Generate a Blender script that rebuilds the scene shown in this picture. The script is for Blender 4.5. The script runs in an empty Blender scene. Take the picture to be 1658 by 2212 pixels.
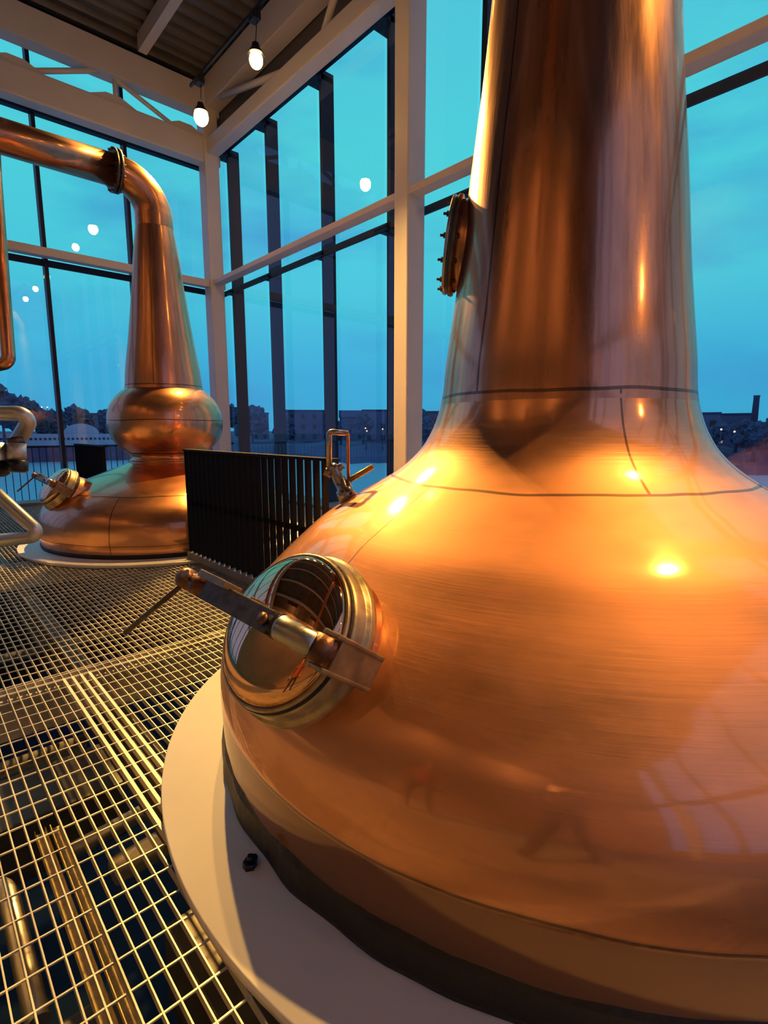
import bpy, bmesh, math, random
from mathutils import Vector, Matrix, noise
random.seed(7)
PI = math.pi
SC = bpy.context.scene
COL = SC.collection

# ------------------------------------------------------------------ camera
F_PX, PITCH, YAW, H = 1134.8, math.radians(8.816), math.radians(42.376), 1.31
cd = bpy.data.cameras.new('camera'); cam = bpy.data.objects.new('camera', cd); COL.objects.link(cam)
cd.sensor_fit = 'HORIZONTAL'; cd.sensor_width = 36.0; cd.lens = 36.0 * F_PX / 1658.0
cd.clip_start = 0.05; cd.clip_end = 2000
cam.location = (0, 0, H); cam.rotation_euler = (PI / 2 - PITCH, 0, -YAW)
SC.camera = cam

# ------------------------------------------------------------------ world: dusk sky with soft cloud banks
W = bpy.data.worlds.new('world'); SC.world = W; W.use_nodes = True
nt = W.node_tree; nt.nodes.clear()
def N(tree, typ, **kw):
    n = tree.nodes.new(typ)
    for k, v in kw.items():
        if k == 'ins':
            for a, b in v.items(): n.inputs[a].default_value = b
        else: setattr(n, k, v)
    return n
tc = N(nt, 'ShaderNodeTexCoord'); sep = N(nt, 'ShaderNodeSeparateXYZ')
nt.links.new(tc.outputs['Generated'], sep.inputs[0])
ramp = N(nt, 'ShaderNodeValToRGB')
cr = ramp.color_ramp
cr.elements[0].position = 0.0; cr.elements[0].color = (.040, .330, .560, 1)
cr.elements[1].position = 1.0; cr.elements[1].color = (.20, .27, .52, 1)
for p_, c_ in ((.10, (.042, .355, .610, 1)), (.24, (.062, .500, .640, 1)), (.42, (.070, .560, .640, 1)), (.60, (.075, .500, .640, 1)), (.74, (.17, .30, .58, 1))):
    e = cr.elements.new(p_); e.color = c_
nt.links.new(sep.outputs[2], ramp.inputs[0])
mp = N(nt, 'ShaderNodeMapping'); mp.inputs['Scale'].default_value = (1.6, 1.6, 5.2)
nt.links.new(tc.outputs['Generated'], mp.inputs[0])
nz = N(nt, 'ShaderNodeTexNoise', ins={'Scale': 1.7, 'Detail': 5.0, 'Roughness': .5}); nt.links.new(mp.outputs[0], nz.inputs['Vector'])
cr2 = N(nt, 'ShaderNodeValToRGB'); cr2.color_ramp.elements[0].position = .46; cr2.color_ramp.elements[1].position = .68
nt.links.new(nz.outputs[0], cr2.inputs[0])
mx = N(nt, 'ShaderNodeMixRGB'); mx.inputs['Color2'].default_value = (.045, .270, .560, 1)
mul = N(nt, 'ShaderNodeMath', operation='MULTIPLY'); mul.inputs[1].default_value = .75
nt.links.new(cr2.outputs[0], mul.inputs[0]); nt.links.new(mul.outputs[0], mx.inputs[0])
nt.links.new(ramp.outputs[0], mx.inputs['Color1'])
glow = N(nt, 'ShaderNodeMapRange', ins={'From Min': -.15, 'From Max': .75, 'To Min': 0., 'To Max': 1.}); ny = N(nt, 'ShaderNodeMath', operation='MULTIPLY'); ny.inputs[1].default_value = -1.
nt.links.new(sep.outputs[1], ny.inputs[0]); nt.links.new(ny.outputs[0], glow.inputs[0])
mx2 = N(nt, 'ShaderNodeMixRGB'); mx2.inputs['Color2'].default_value = (.21, .22, .36, 1); nt.links.new(glow.outputs[0], mx2.inputs[0]); nt.links.new(mx.outputs[0], mx2.inputs['Color1']); mx = mx2
side = N(nt, 'ShaderNodeMapRange', ins={'From Min': .08, 'From Max': -.40, 'To Min': 0., 'To Max': .9}); nt.links.new(sep.outputs[0], side.inputs[0])
mx3 = N(nt, 'ShaderNodeMixRGB'); mx3.inputs['Color2'].default_value = (.20, .24, .56, 1); nt.links.new(side.outputs[0], mx3.inputs[0]); nt.links.new(mx.outputs[0], mx3.inputs['Color1']); mx = mx3      # unseen side of the sky, tinted violet for the copper reflections
bg = N(nt, 'ShaderNodeBackground'); bg.inputs['Strength'].default_value = 1.22
nt.links.new(mx.outputs[0], bg.inputs[0])
wo = N(nt, 'ShaderNodeOutputWorld'); nt.links.new(bg.outputs[0], wo.inputs[0])

# ------------------------------------------------------------------ view
SC.view_settings.view_transform = 'Standard'; SC.view_settings.look = 'None'
SC.view_settings.gamma = 1.0; SC.view_settings.use_curve_mapping = False
SC.view_settings.exposure = 0.0
LAMP_COL = (1.0, .54, .13)
LAMP_L = [75, 55, 20, 20, 45, 90]                 # radiance of each lens (first = far corner)
LAMP_P = [4400, 1200, 0, 0, 60, 1600]                     # power of each beam
LAMP_AIM = [(1.2, 2.2, 0), (1.2, 2.6, 0), None, None, (2.0, 1.6, 1.0), (1.9, 1.2, 1.0)]
LAMP_CONE = [84, 84, 60, 60, 60, 36]
WALL_FILL_W = 55

# ================================================================== materials
def mat(name, col, rough=.5, metal=0., spec=.5, bump=0., bscale=20., var=0., vscale=6., coat=0., emis=None, estr=0., stretch=(1, 1, 1), detail=4., crough=.05, rvar=0.):
    m = bpy.data.materials.new(name); m.use_nodes = True; t = m.node_tree
    b = t.nodes['Principled BSDF']
    b.inputs['Base Color'].default_value = (*col, 1); b.inputs['Roughness'].default_value = rough; b.inputs['Metallic'].default_value = metal
    b.inputs['Specular IOR Level'].default_value = spec; b.inputs['Coat Weight'].default_value = coat; b.inputs['Coat Roughness'].default_value = crough
    if emis: b.inputs['Emission Color'].default_value = (*emis, 1); b.inputs['Emission Strength'].default_value = estr
    if bump or var or rvar:
        c = N(t, 'ShaderNodeTexCoord'); mpp = N(t, 'ShaderNodeMapping'); mpp.inputs['Scale'].default_value = stretch
        t.links.new(c.outputs['Object'], mpp.inputs[0])
    if var:
        n = N(t, 'ShaderNodeTexNoise', ins={'Scale': vscale, 'Detail': detail}); t.links.new(mpp.outputs[0], n.inputs['Vector'])
        r = N(t, 'ShaderNodeMapRange', ins={'From Min': .3, 'From Max': .7, 'To Min': 1 - var, 'To Max': 1 + var * .5}); t.links.new(n.outputs[0], r.inputs[0])
        x = N(t, 'ShaderNodeVectorMath', operation='SCALE'); x.inputs[0].default_value = col; t.links.new(r.outputs[0], x.inputs['Scale'])
        t.links.new(x.outputs[0], b.inputs['Base Color'])
    if rvar:
        n = N(t, 'ShaderNodeTexNoise', ins={'Scale': vscale * 1.7, 'Detail': 5.}); t.links.new(mpp.outputs[0], n.inputs['Vector'])
        r = N(t, 'ShaderNodeMapRange', ins={'From Min': .3, 'From Max': .7, 'To Min': rough - rvar, 'To Max': rough + rvar}); t.links.new(n.outputs[0], r.inputs[0])
        t.links.new(r.outputs[0], b.inputs['Roughness'])
    if bump:
        n = N(t, 'ShaderNodeTexNoise', ins={'Scale': bscale, 'Detail': 3.}); t.links.new(mpp.outputs[0], n.inputs['Vector'])
        bp = N(t, 'ShaderNodeBump', ins={'Strength': bump, 'Distance': .01}); t.links.new(n.outputs[0], bp.inputs['Height'])
        t.links.new(bp.outputs[0], b.inputs['Normal'])
    return m

def copper(name, seams, col=(.84, .395, .20), r1=.36, r2=.13, mixf=.35, vert=False, dark_below=None, coat=.6, top=None):
    """two-lobe burnished copper; seams = list of (kind, a, b, c, width): ring at z=a, or line at angle a between z b and c"""
    m = bpy.data.materials.new(name); m.use_nodes = True; t = m.node_tree; L = t.links
    b = t.nodes['Principled BSDF']; out = t.nodes['Material Output']
    c = N(t, 'ShaderNodeTexCoord'); s = N(t, 'ShaderNodeSeparateXYZ'); L.new(c.outputs['Object'], s.inputs[0])
    def M(op, a, b_=None, c_=None):
        n = N(t, 'ShaderNodeMath', operation=op)
        for i, v in enumerate((a, b_, c_)):
            if v is None: continue
            if hasattr(v, 'links'): L.new(v, n.inputs[i])
            else: n.inputs[i].default_value = v
        return n.outputs[0]
    z = s.outputs[2]; th = M('ARCTAN2', s.outputs[1], s.outputs[0])
    # wobble so that hand-beaten seams are not ruler straight
    wn = N(t, 'ShaderNodeTexNoise', ins={'Scale': 2.2, 'Detail': 2.}); L.new(c.outputs['Object'], wn.inputs['Vector'])
    wob = M('MULTIPLY', M('SUBTRACT', wn.outputs[0], .5), .03)
    zz = M('ADD', z, wob)
    mask = None
    for kind, a, b0, c0, w in seams:
        if kind == 'ring': k = M('LESS_THAN', M('ABSOLUTE', M('SUBTRACT', zz, a)), w)
        else:
            k = M('LESS_THAN', M('ABSOLUTE', M('SUBTRACT', M('ADD', th, wob), a)), w)
            k = M('MULTIPLY', k, M('MULTIPLY', M('GREATER_THAN', zz, b0), M('LESS_THAN', zz, c0)))
        mask = k if mask is None else M('MAXIMUM', mask, k)
    # tarnish clouds and brushing
    mpv = N(t, 'ShaderNodeMapping'); mpv.inputs['Scale'].default_value = (9, 9, .35) if vert else (1.2, 1.2, 4.5); L.new(c.outputs['Object'], mpv.inputs[0])
    n1 = N(t, 'ShaderNodeTexNoise', ins={'Scale': 1.6, 'Detail': 6., 'Roughness': .6}); L.new(mpv.outputs[0], n1.inputs['Vector'])
    mpb = N(t, 'ShaderNodeMapping'); mpb.inputs['Scale'].default_value = (40, 40, 1) if vert else (1.5, 1.5, 60); L.new(c.outputs['Object'], mpb.inputs[0])
    n2 = N(t, 'ShaderNodeTexNoise', ins={'Scale': 2.5, 'Detail': 3.}); L.new(mpb.outputs[0], n2.inputs['Vector'])
    n3 = N(t, 'ShaderNodeTexNoise', ins={'Scale': 1.3, 'Detail': 4.}); L.new(c.outputs['Object'], n3.inputs['Vector'])
    r = N(t, 'ShaderNodeMapRange', ins={'From Min': .3, 'From Max': .7, 'To Min': .78, 'To Max': 1.1}); L.new(n1.outputs[0], r.inputs[0])
    r3 = N(t, 'ShaderNodeMapRange', ins={'From Min': .3, 'From Max': .7, 'To Min': .85, 'To Max': 1.08}); L.new(n3.outputs[0], r3.inputs[0])
    v = M('MULTIPLY', r.outputs[0], r3.outputs[0])
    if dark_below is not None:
        d = N(t, 'ShaderNodeMapRange', ins={'From Min': dark_below - .012, 'From Max': dark_below + .012, 'To Min': .30, 'To Max': 1.}); L.new(zz, d.inputs[0])  # dim floor reflection on the lower wall, painted into the copper colour
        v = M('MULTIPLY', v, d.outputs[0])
    x = N(t, 'ShaderNodeVectorMath', operation='SCALE'); x.inputs[0].default_value = col; L.new(v, x.inputs['Scale'])
    base = x.outputs[0]
    if mask is not None:
        mm = N(t, 'ShaderNodeMixRGB'); mm.inputs['Color2'].default_value = (.10, .065, .05, 1)
        L.new(M('MULTIPLY', mask, .8), mm.inputs[0]); L.new(base, mm.inputs['Color1']); base = mm.outputs[0]
    rr = N(t, 'ShaderNodeMapRange', ins={'From Min': .3, 'From Max': .7, 'To Min': r1 - .07, 'To Max': r1 + .07}); L.new(n1.outputs[0], rr.inputs[0])
    rough = rr.outputs[0]; mixv = None
    if top:      # (z0, z1, roughness factor, mix): better polished towards the neck
        q_ = N(t, 'ShaderNodeMapRange', ins={'From Min': top[0], 'From Max': top[1], 'To Min': 1., 'To Max': top[2]}); L.new(z, q_.inputs[0]); rough = M('MULTIPLY', rough, q_.outputs[0])
        q2 = N(t, 'ShaderNodeMapRange', ins={'From Min': top[0], 'From Max': top[1], 'To Min': mixf, 'To Max': top[3]}); L.new(z, q2.inputs[0]); mixv = q2.outputs[0]
    bp = N(t, 'ShaderNodeBump', ins={'Strength': .10, 'Distance': .004}); L.new(n2.outputs[0], bp.inputs['Height'])
    bp2 = N(t, 'ShaderNodeBump', ins={'Strength': .15, 'Distance': .03}); L.new(n3.outputs[0], bp2.inputs['Height']); 
    L.new(bp2.outputs[0], bp.inputs['Normal'])
    b.inputs['Metallic'].default_value = 1; L.new(base, b.inputs['Base Color']); L.new(rough, b.inputs['Roughness']); L.new(bp.outputs[0], b.inputs['Normal'])
    b.inputs['Coat Weight'].default_value = coat; b.inputs['Coat Roughness'].default_value = .06; b.inputs['Coat IOR'].default_value = 1.45
    L.new(bp2.outputs[0], b.inputs['Coat Normal'])
    g = N(t, 'ShaderNodeBsdfAnisotropic'); g.inputs['Roughness'].default_value = r2; L.new(base, g.inputs['Color']); L.new(bp2.outputs[0], g.inputs['Normal'])
    ms = N(t, 'ShaderNodeMixShader'); ms.inputs[0].default_value = mixf; (L.new(mixv, ms.inputs[0]) if mixv else None); L.new(b.outputs[0], ms.inputs[1]); L.new(g.outputs[0], ms.inputs[2]); L.new(ms.outputs[0], out.inputs[0])
    return m

def glass(name):
    m = bpy.data.materials.new(name); m.use_nodes = True; t = m.node_tree; t.nodes.clear()
    tr = N(t, 'ShaderNodeBsdfTransparent'); tr.inputs[0].default_value = (.96, .985, .98, 1)
    gl = N(t, 'ShaderNodeBsdfAnisotropic'); gl.inputs['Roughness'].default_value = 0.0; gl.inputs['Color'].default_value = (.9, .95, 1, 1)
    ge = N(t, 'ShaderNodeNewGeometry'); dt = N(t, 'ShaderNodeVectorMath', operation='DOT_PRODUCT'); t.links.new(ge.outputs['Incoming'], dt.inputs[0]); t.links.new(ge.outputs['Normal'], dt.inputs[1])
    def M(op, a, b): 
        n = N(t, 'ShaderNodeMath', operation=op)
        for i, v in enumerate((a, b)):
            if v is None: continue
            if hasattr(v, 'links'): t.links.new(v, n.inputs[i])
            else: n.inputs[i].default_value = v
        return n.outputs[0]
    f5 = M('POWER', M('SUBTRACT', 1., M('ABSOLUTE', dt.outputs['Value'], None)), 5.)      # Schlick reflectance of a thin pane
    fac = M('ADD', M('MULTIPLY', f5, .45), .03)
    ms = N(t, 'ShaderNodeMixShader'); o = N(t, 'ShaderNodeOutputMaterial')
    t.links.new(fac, ms.inputs[0]); t.links.new(tr.outputs[0], ms.inputs[1]); t.links.new(gl.outputs[0], ms.inputs[2]); t.links.new(ms.outputs[0], o.inputs[0])
    return m

R_ = math.radians
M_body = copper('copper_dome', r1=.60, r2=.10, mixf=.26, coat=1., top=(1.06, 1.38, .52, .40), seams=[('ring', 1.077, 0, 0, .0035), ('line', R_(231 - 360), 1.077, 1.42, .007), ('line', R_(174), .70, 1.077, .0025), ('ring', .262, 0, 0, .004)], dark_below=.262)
M_neck = copper('copper_neck', [('ring', 1.42, 0, 0, .006), ('line', R_(173), 1.42, 4, .010), ('line', R_(231 - 360), 1.40, 1.42, .007)], vert=True, r1=.30, col=(.70, .335, .19), mixf=.4)
M_body2 = copper('copper_small_dome', [('ring', .60, 0, 0, .004), ('line', R_(225 - 360), 0.05, .60, .004), ('ring', .13, 0, 0, .004)])
M_bulb = copper('copper_bulb', [('ring', 1.395, 0, 0, .006)])
M_neck2 = copper('copper_small_neck', [('ring', 1.80, 0, 0, .006), ('ring', 3.60, 0, 0, .004), ('line', R_(235 - 360), 1.8, 3.6, .012)], vert=True, col=(.78, .37, .20))
M_pipe = copper('copper_pipe', [], mixf=.3, r1=.32, col=(.78, .36, .18))
M_pol = mat('polished_copper', (.92, .50, .26), .035, 1., bump=.25, bscale=3.2, stretch=(1, 1, 1), var=.12, vscale=5)
M_steel = mat('brushed_steel', (.50, .48, .45), .32, 1., bump=.05, bscale=60, rvar=.1, vscale=8)
M_steelp = mat('satin_pipe_steel', (.58, .59, .61), .38, .7, rvar=.06)
M_dsteel = mat('dark_weathered_steel', (.16, .13, .105), .48, .9, bump=.3, bscale=40, var=.4, vscale=25)
M_rust = mat('brown_bronze', (.24, .12, .08), .42, .9, bump=.3, bscale=50, var=.4, vscale=20)
M_ring = mat('stained_ring_metal', (.46, .36, .22), .42, .9, bump=.15, bscale=25, var=.45, vscale=14, rvar=.1)
M_galv = mat('galvanised_grating', (.62, .58, .50), .42, .35, var=.25, vscale=6)
M_galvh = mat('galvanised_heavy_bars', (.78, .70, .58), .45, .2, var=.15, vscale=9)
M_white = mat('white_painted_plate', (.86, .82, .75), .45, 0., var=.07, vscale=2.5, bump=.02, bscale=30, coat=.15, crough=.25)
M_paint = mat('cream_painted_steel', (.70, .655, .61), .42, 0., var=.06, vscale=1.2)
M_navy = mat('navy_aluminium', (.006, .011, .034), .5, 0., spec=.3)
M_slat = mat('charcoal_slats', (.007, .008, .013), .75, 0., spec=.15, var=.2, vscale=2)
M_kerb = mat('grey_kerb', (.23, .225, .22), .6, var=.2, vscale=5)
M_black = mat('black_rubber', (.012, .011, .011), .55, bump=.5, bscale=30)
M_blackm = mat('black_enamel', (.012, .014, .022), .3)
M_deck = mat('grey_roof_deck', (.20, .195, .19), .45, .5, var=.25, vscale=1.5)
M_darkbeam = mat('dark_steel_beam', (.10, .095, .09), .55, .2)
M_lever = mat('yellow_brass_lever', (.55, .36, .05), .4, .6, bump=.4, bscale=90)
M_wall = mat('tan_plaster', (.42, .29, .17), .85, var=.12, vscale=.8)
M_wallg = mat('dark_lower_wall', (.06, .055, .05), .8, var=.3)
M_lower = mat('navy_lower_floor', (.02, .06, .15), .8, 0., spec=.2, var=.35, vscale=1.2)
M_duct = mat('grey_duct', (.17, .155, .14), .5, .4, var=.3, vscale=4)
M_clad = mat('aluminium_cladding', (.60, .56, .50), .35, .8, bump=.2, bscale=12, var=.2)
M_tray = mat('yellow_cable_tray', (.70, .55, .25), .5, .1, var=.3, vscale=25)
M_glass = glass('window_glass')
M_lens = mat('lamp_lens', (1, .8, .5), .4, emis=LAMP_COL, estr=1)
M_sglass = mat('sight_glass', (.03, .10, .13), .05, 0., spec=.8)

# ================================================================== mesh helpers
def link(name, me, m=None, parent=None, smooth=False):
    o = bpy.data.objects.new(name, me); COL.objects.link(o)
    if m is not None:
        for mm in (m if isinstance(m, (list, tuple)) else [m]): me.materials.append(mm)
    if parent is not None: o.parent = parent
    if smooth:
        for p_ in me.polygons: p_.use_smooth = True
    return o
def from_bm(name, bm, m=None, parent=None, smooth=False):
    me = bpy.data.meshes.new(name); bmesh.ops.recalc_face_normals(bm, faces=bm.faces[:]); bm.to_mesh(me); bm.free()
    return link(name, me, m, parent, smooth)
def thing(name, label, cat, loc=(0, 0, 0), rz=0., group=None):
    o = bpy.data.objects.new(name, None); COL.objects.link(o); o.location = loc; o.rotation_euler = (0, 0, rz); o.empty_display_size = .1
    tag(o, label, cat, group); return o
def tag(o, label, cat, group=None, kind=None):
    o['label'] = label; o['category'] = cat
    if group: o['group'] = group
    if kind: o['kind'] = kind
    return o
def struct(o, label=None):
    o['kind'] = 'structure'
    if label: o['label'] = label
    return o
def box(bm, x0, x1, y0, y1, z0, z1, mi=0):
    v = [bm.verts.new((x, y, z)) for x in (x0, x1) for y in (y0, y1) for z in (z0, z1)]
    for f in ((0, 1, 3, 2), (4, 6, 7, 5), (0, 4, 5, 1), (2, 3, 7, 6), (0, 2, 6, 4), (1, 5, 7, 3)):
        ff = bm.faces.new([v[i] for i in f]); ff.material_index = mi
    return v
def bevel(bm, w, seg=2):
    bmesh.ops.bevel(bm, geom=bm.edges[:], offset=w, segments=seg, affect='EDGES', profile=.6)
def frame_of(d):
    d = Vector(d).normalized(); a = Vector((0, 0, 1)) if abs(d.z) < .9 else Vector((1, 0, 0))
    u = a.cross(d).normalized(); v = d.cross(u); return d, u, v
def tube(bm, pts, rad, n=16, cap=True, mi=0):
    """swept tube along pts with radius (float or list), parallel transport"""
    pts = [Vector(p) for p in pts]; k = len(pts)
    rad = rad if isinstance(rad, (list, tuple)) else [rad] * k
    T = [(pts[min(i + 1, k - 1)] - pts[max(i - 1, 0)]).normalized() for i in range(k)]
    _, u, v = frame_of(T[0]); rings = []
    for i in range(k):
        if i:
            ax = T[i - 1].cross(T[i])
            if ax.length > 1e-6:
                q = Matrix.Rotation(T[i - 1].angle(T[i]), 3, ax.normalized()); u = q @ u; v = q @ v
        rings.append([bm.verts.new(pts[i] + rad[i] * (math.cos(2 * PI * j / n) * u + math.sin(2 * PI * j / n) * v)) for j in range(n)])
    for a, b in zip(rings, rings[1:]):
        for j in range(n):
            f = bm.faces.new((a[j], a[(j + 1) % n], b[(j + 1) % n], b[j])); f.material_index = mi; f.smooth = True
    if cap:
        for r in (rings[0][::-1], rings[-1]):
            f = bm.faces.new(r); f.material_index = mi
def arc(p0, p1, p2, r, n=10):
    """polyline p0 -> p2 with rounded corner at p1"""
    p0, p1, p2 = Vector(p0), Vector(p1), Vector(p2)
    a = (p0 - p1).normalized(); b = (p2 - p1).normalized(); ang = a.angle(b); d = r / math.tan(ang / 2)
    s, e = p1 + a * d, p1 + b * d; c = p1 + (a + b).normalized() * (r / math.sin(ang / 2))
    out = []
    for i in range(n + 1):
        t = i / n; w0, w1 = s - c, e - c; om = w0.angle(w1)
        out.append(c + (w0 * math.sin((1 - t) * om) + w1 * math.sin(t * om)) / math.sin(om))
    return out
def lathe(bm, prof, n=128, mi=0, close=False, M=None):
    rings = []
    for r, z in prof:
        ring = []
        for j in range(n):
            a = 2 * PI * j / n; p = Vector((r * math.cos(a), r * math.sin(a), z))
            ring.append(bm.verts.new(M @ p if M else p))
        rings.append(ring)
    pr = list(zip(rings, rings[1:])) + ([(rings[-1], rings[0])] if close else [])
    for a, b in pr:
        for j in range(n):
            f = bm.faces.new((a[j], a[(j + 1) % n], b[(j + 1) % n], b[j])); f.material_index = mi; f.smooth = True
    return rings
def disc_cap(bm, ring): bm.faces.new(ring)
def spl(zk, rk, z):
    n = len(zk)
    m = []
    for i in range(n):
        if i == 0: m.append((rk[1] - rk[0]) / (zk[1] - zk[0]))
        elif i == n - 1: m.append((rk[-1] - rk[-2]) / (zk[-1] - zk[-2]))
        else:
            h0, h1 = zk[i] - zk[i - 1], zk[i + 1] - zk[i]
            m.append(((rk[i] - rk[i - 1]) / h0 * h1 + (rk[i + 1] - rk[i]) / h1 * h0) / (h0 + h1))
    i = 0
    while i < n - 2 and z > zk[i + 1]: i += 1
    h = zk[i + 1] - zk[i]; t = (z - zk[i]) / h
    return (2 * t**3 - 3 * t**2 + 1) * rk[i] + (t**3 - 2 * t**2 + t) * h * m[i] + (-2 * t**3 + 3 * t**2) * rk[i + 1] + (t**3 - t**2) * h * m[i + 1]
def prof(zk, rk, z0, z1, n): return [(spl(zk, rk, z0 + (z1 - z0) * i / n), z0 + (z1 - z0) * i / n) for i in range(n + 1)]
def one(name, fn, m, parent=None, smooth=False):
    bm = bmesh.new(); fn(bm); return from_bm(name, bm, m, parent, smooth)
def copy_tree(o, parent=None):
    c = o.copy(); COL.objects.link(c); c.parent = parent
    for ch in list(o.children): copy_tree(ch, c)
    return c
def basis(origin, X, Y, Z):
    M = Matrix((X, Y, Z)).transposed().to_4x4(); M.translation = Vector(origin); return M

# camera rays: used once here to find where real things stand on real planes
ca, sa = math.cos(YAW), math.sin(YAW)
FW = Vector((sa * math.cos(PITCH), ca * math.cos(PITCH), -math.sin(PITCH))); RT = Vector((ca, -sa, 0)); UP = RT.cross(FW)
def ray(x, y): return FW * F_PX + RT * (x - 829) + UP * (1106 - y)
def on(axis, val, x, y):
    r = ray(x, y); o = Vector((0, 0, H)); return o + r * ((val - o[axis]) / r[axis])
def far(x, dist, z=0.):
    r = ray(x, 930); a = Vector((r.x, r.y, 0)).normalized(); return Vector((a.x * dist, a.y * dist, z))

# ================================================================== the room
XF, YF = 5.12, 10.90
# --- deck (corrugated) as ceiling
def deck(bm):
    y = -5.4; pitch = .30; zt, zb = 8.36, 8.26; pts = []
    while y < 11.3:
        pts += [(y, zb), (y + .10, zb), (y + .13, zt), (y + .26, zt), (y + .30, zb)]; y += pitch
    prev = None
    for yy, zz in pts:
        a = (bm.verts.new((-7.2, yy, zz)), bm.verts.new((5.6, yy, zz)))
        if prev: bm.faces.new((prev[0], a[0], a[1], prev[1]))
        prev = a
    box(bm, -7.2, 5.6, -5.4, 11.35, 8.40, 8.45)
struct(one('ceiling', deck, M_deck), 'dark grey corrugated metal roof deck')
tn = [0]
def trim(fn, m, label=None):
    tn[0] += 1; return struct(one('trim_%d' % tn[0], fn, m), label)
def bx(*a): return lambda bm: box(bm, *a)
def bxb(*a, w=.012):
    def f(bm): box(bm, *a); bevel(bm, w)
    return f
# roof purlins
trim(bx(3.84, 3.99, -5.3, 10.7, 7.98, 8.25), M_paint, 'narrow roof joist running towards the far corner')
for xx in (1.6, -.7, -3.0, -5.3): trim(bx(xx, xx + .15, -5.3, 10.7, 7.98, 8.25), M_paint)
# top beams (web + bottom flange), bottom chords, transoms
trim(bxb(-7.2, 5.42, 10.86, 11.16, 7.52, 8.02), M_paint, 'cream roof edge beam over the left glazing')
trim(bxb(XF, 5.42, -5.3, 10.86, 7.62, 8.15), M_paint, 'cream roof edge beam over the right glazing')
trim(bxb(-7.2, 5.42, 10.88, 11.15, 6.62, 7.10, w=.03), M_paint, 'wide cream box chord above the left windows')
trim(bxb(XF, 5.36, -5.3, 10.90, 6.78, 7.06, w=.02), M_paint, 'wide cream box chord above the right windows')
trim(bxb(-7.2, 5.42, 10.90, 11.08, 4.25, 4.39), M_paint, 'cream transom across the left windows')
trim(bxb(XF, 5.31, -5.3, 10.90, 4.30, 4.39), M_paint, 'cream transom across the right windows')
# dark fascia behind the right chord
trim(bx(5.44, 5.50, -5.3, 11.3, 6.9, 8.3), M_darkbeam)
# louvre rails in the clerestory over the left chord
trim(bx(-7.2, 5.4, 11.22, 11.30, 7.92, 8.3), M_navy)
trim(bx(-7.2, 5.4, 11.24, 11.30, 7.62, 7.70), M_navy)
# columns
trim(bxb(5.06, 5.36, 10.84, 11.14, 0, 8.0, w=.02), M_paint, 'cream corner column')
trim(bxb(XF - .015, 5.42, 5.14, 5.40, 0, 8.0, w=.02), M_paint, 'cream column between the two stills')
for yy in (-.9,): trim(bxb(XF, 5.42, yy, yy + .26, 0, 8.0, w=.02), M_paint)
# truss web tubes
def tubes(segs, r):
    def f(bm):
        for a, b in segs: tube(bm, [a, b], r, 14)
    return f
zt_, zb_ = 7.66, 6.95
trim(tubes([((5.2, 7.05, 7.0), (5.2, 6.4, 7.8))], .055), M_paint, 'round truss brace above the right chord')
trim(tubes([((5.2, 7.75, 6.95), (5.2, 10.35, 7.62))], .055), M_paint, 'long round truss brace running to the far corner')
for yy in (4.4, 1.8, -.8, -3.4): trim(tubes([((5.2, yy, 7.0), (5.2, yy + 1.6, 7.7))], .055), M_paint)
for (x0, x1) in ((2.05, 3.35), (.75, -.6), (-1.9, -.6), (2.05, .75)):
    trim(tubes([((x0, 10.99, 7.06), (x1, 10.99, 7.60))], .045), M_paint)
trim(tubes([((3.35, 10.99, 7.6), (4.70, 10.99, 7.06)), ((3.5, 10.99, 7.05), (3.5, 10.99, 7.6))], .04), M_paint, 'truss braces beside the far corner')
# gusset haunches on chord tops, left
def haunch(bm):
    for xc in (2.0, 3.45, 4.75, .6):
        v = [bm.verts.new(p) for p in ((xc - .5, 10.95, 7.08), (xc + .5, 10.95, 7.08), (xc + .12, 10.95, 7.24), (xc - .12, 10.95, 7.24))]
        w = [bm.verts.new(p.co + Vector((0, .1, 0))) for p in v]
        bm.faces.new(v); bm.faces.new(w[::-1])
        for i in range(4): bm.faces.new((v[i], w[i], w[(i + 1) % 4], v[(i + 1) % 4]))
trim(haunch, M_paint)
# outer navy fins + rails, right facade
FINS = [10.75, 9.24, 7.53, 5.93, 4.30, 2.60, .80, -.90, -2.6, -4.3, -5.3]
for i, y in enumerate(FINS):
    def fin(bm, y=y):
        box(bm, 5.50, 5.74, y - .035, y + .035, -.2, 6.94)
        box(bm, 5.38, 5.74, y - .035, y + .24, 6.80, 6.88)      # bracket under the chord
        box(bm, 5.42, 5.74, y - .035, y + .22, 4.17, 4.20)
    trim(fin, M_navy, 'navy vertical fin outside the right glazing' if i < 4 else None)
trim(bx(5.50, 5.53, -5.3, 11.3, 4.17, 4.27), M_navy, 'navy outer rail below the right transom')
trim(bx(5.44, 5.52, -5.3, 11.3, 6.88, 6.95), M_navy)
LM = [5.30, 3.68, 2.22, .76, -.70, -2.16, -3.62, -5.08, -6.5]
for i, x in enumerate(LM):
    trim(bx(x - .03, x + .03, 11.24, 11.42, -.2, 8.2), M_navy, 'navy vertical mullion outside the left glazing' if i < 3 else None)
trim(bx(-7.2, 5.5, 11.26, 11.30, 4.17, 4.28), M_navy, 'navy outer rail below the left transom')
trim(bx(-7.2, 5.5, 11.22, 11.34, 6.62, 6.70), M_navy)
trim(bx(-7.2, 5.5, 11.22, 11.40, 7.04, 7.12), M_navy)
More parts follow.
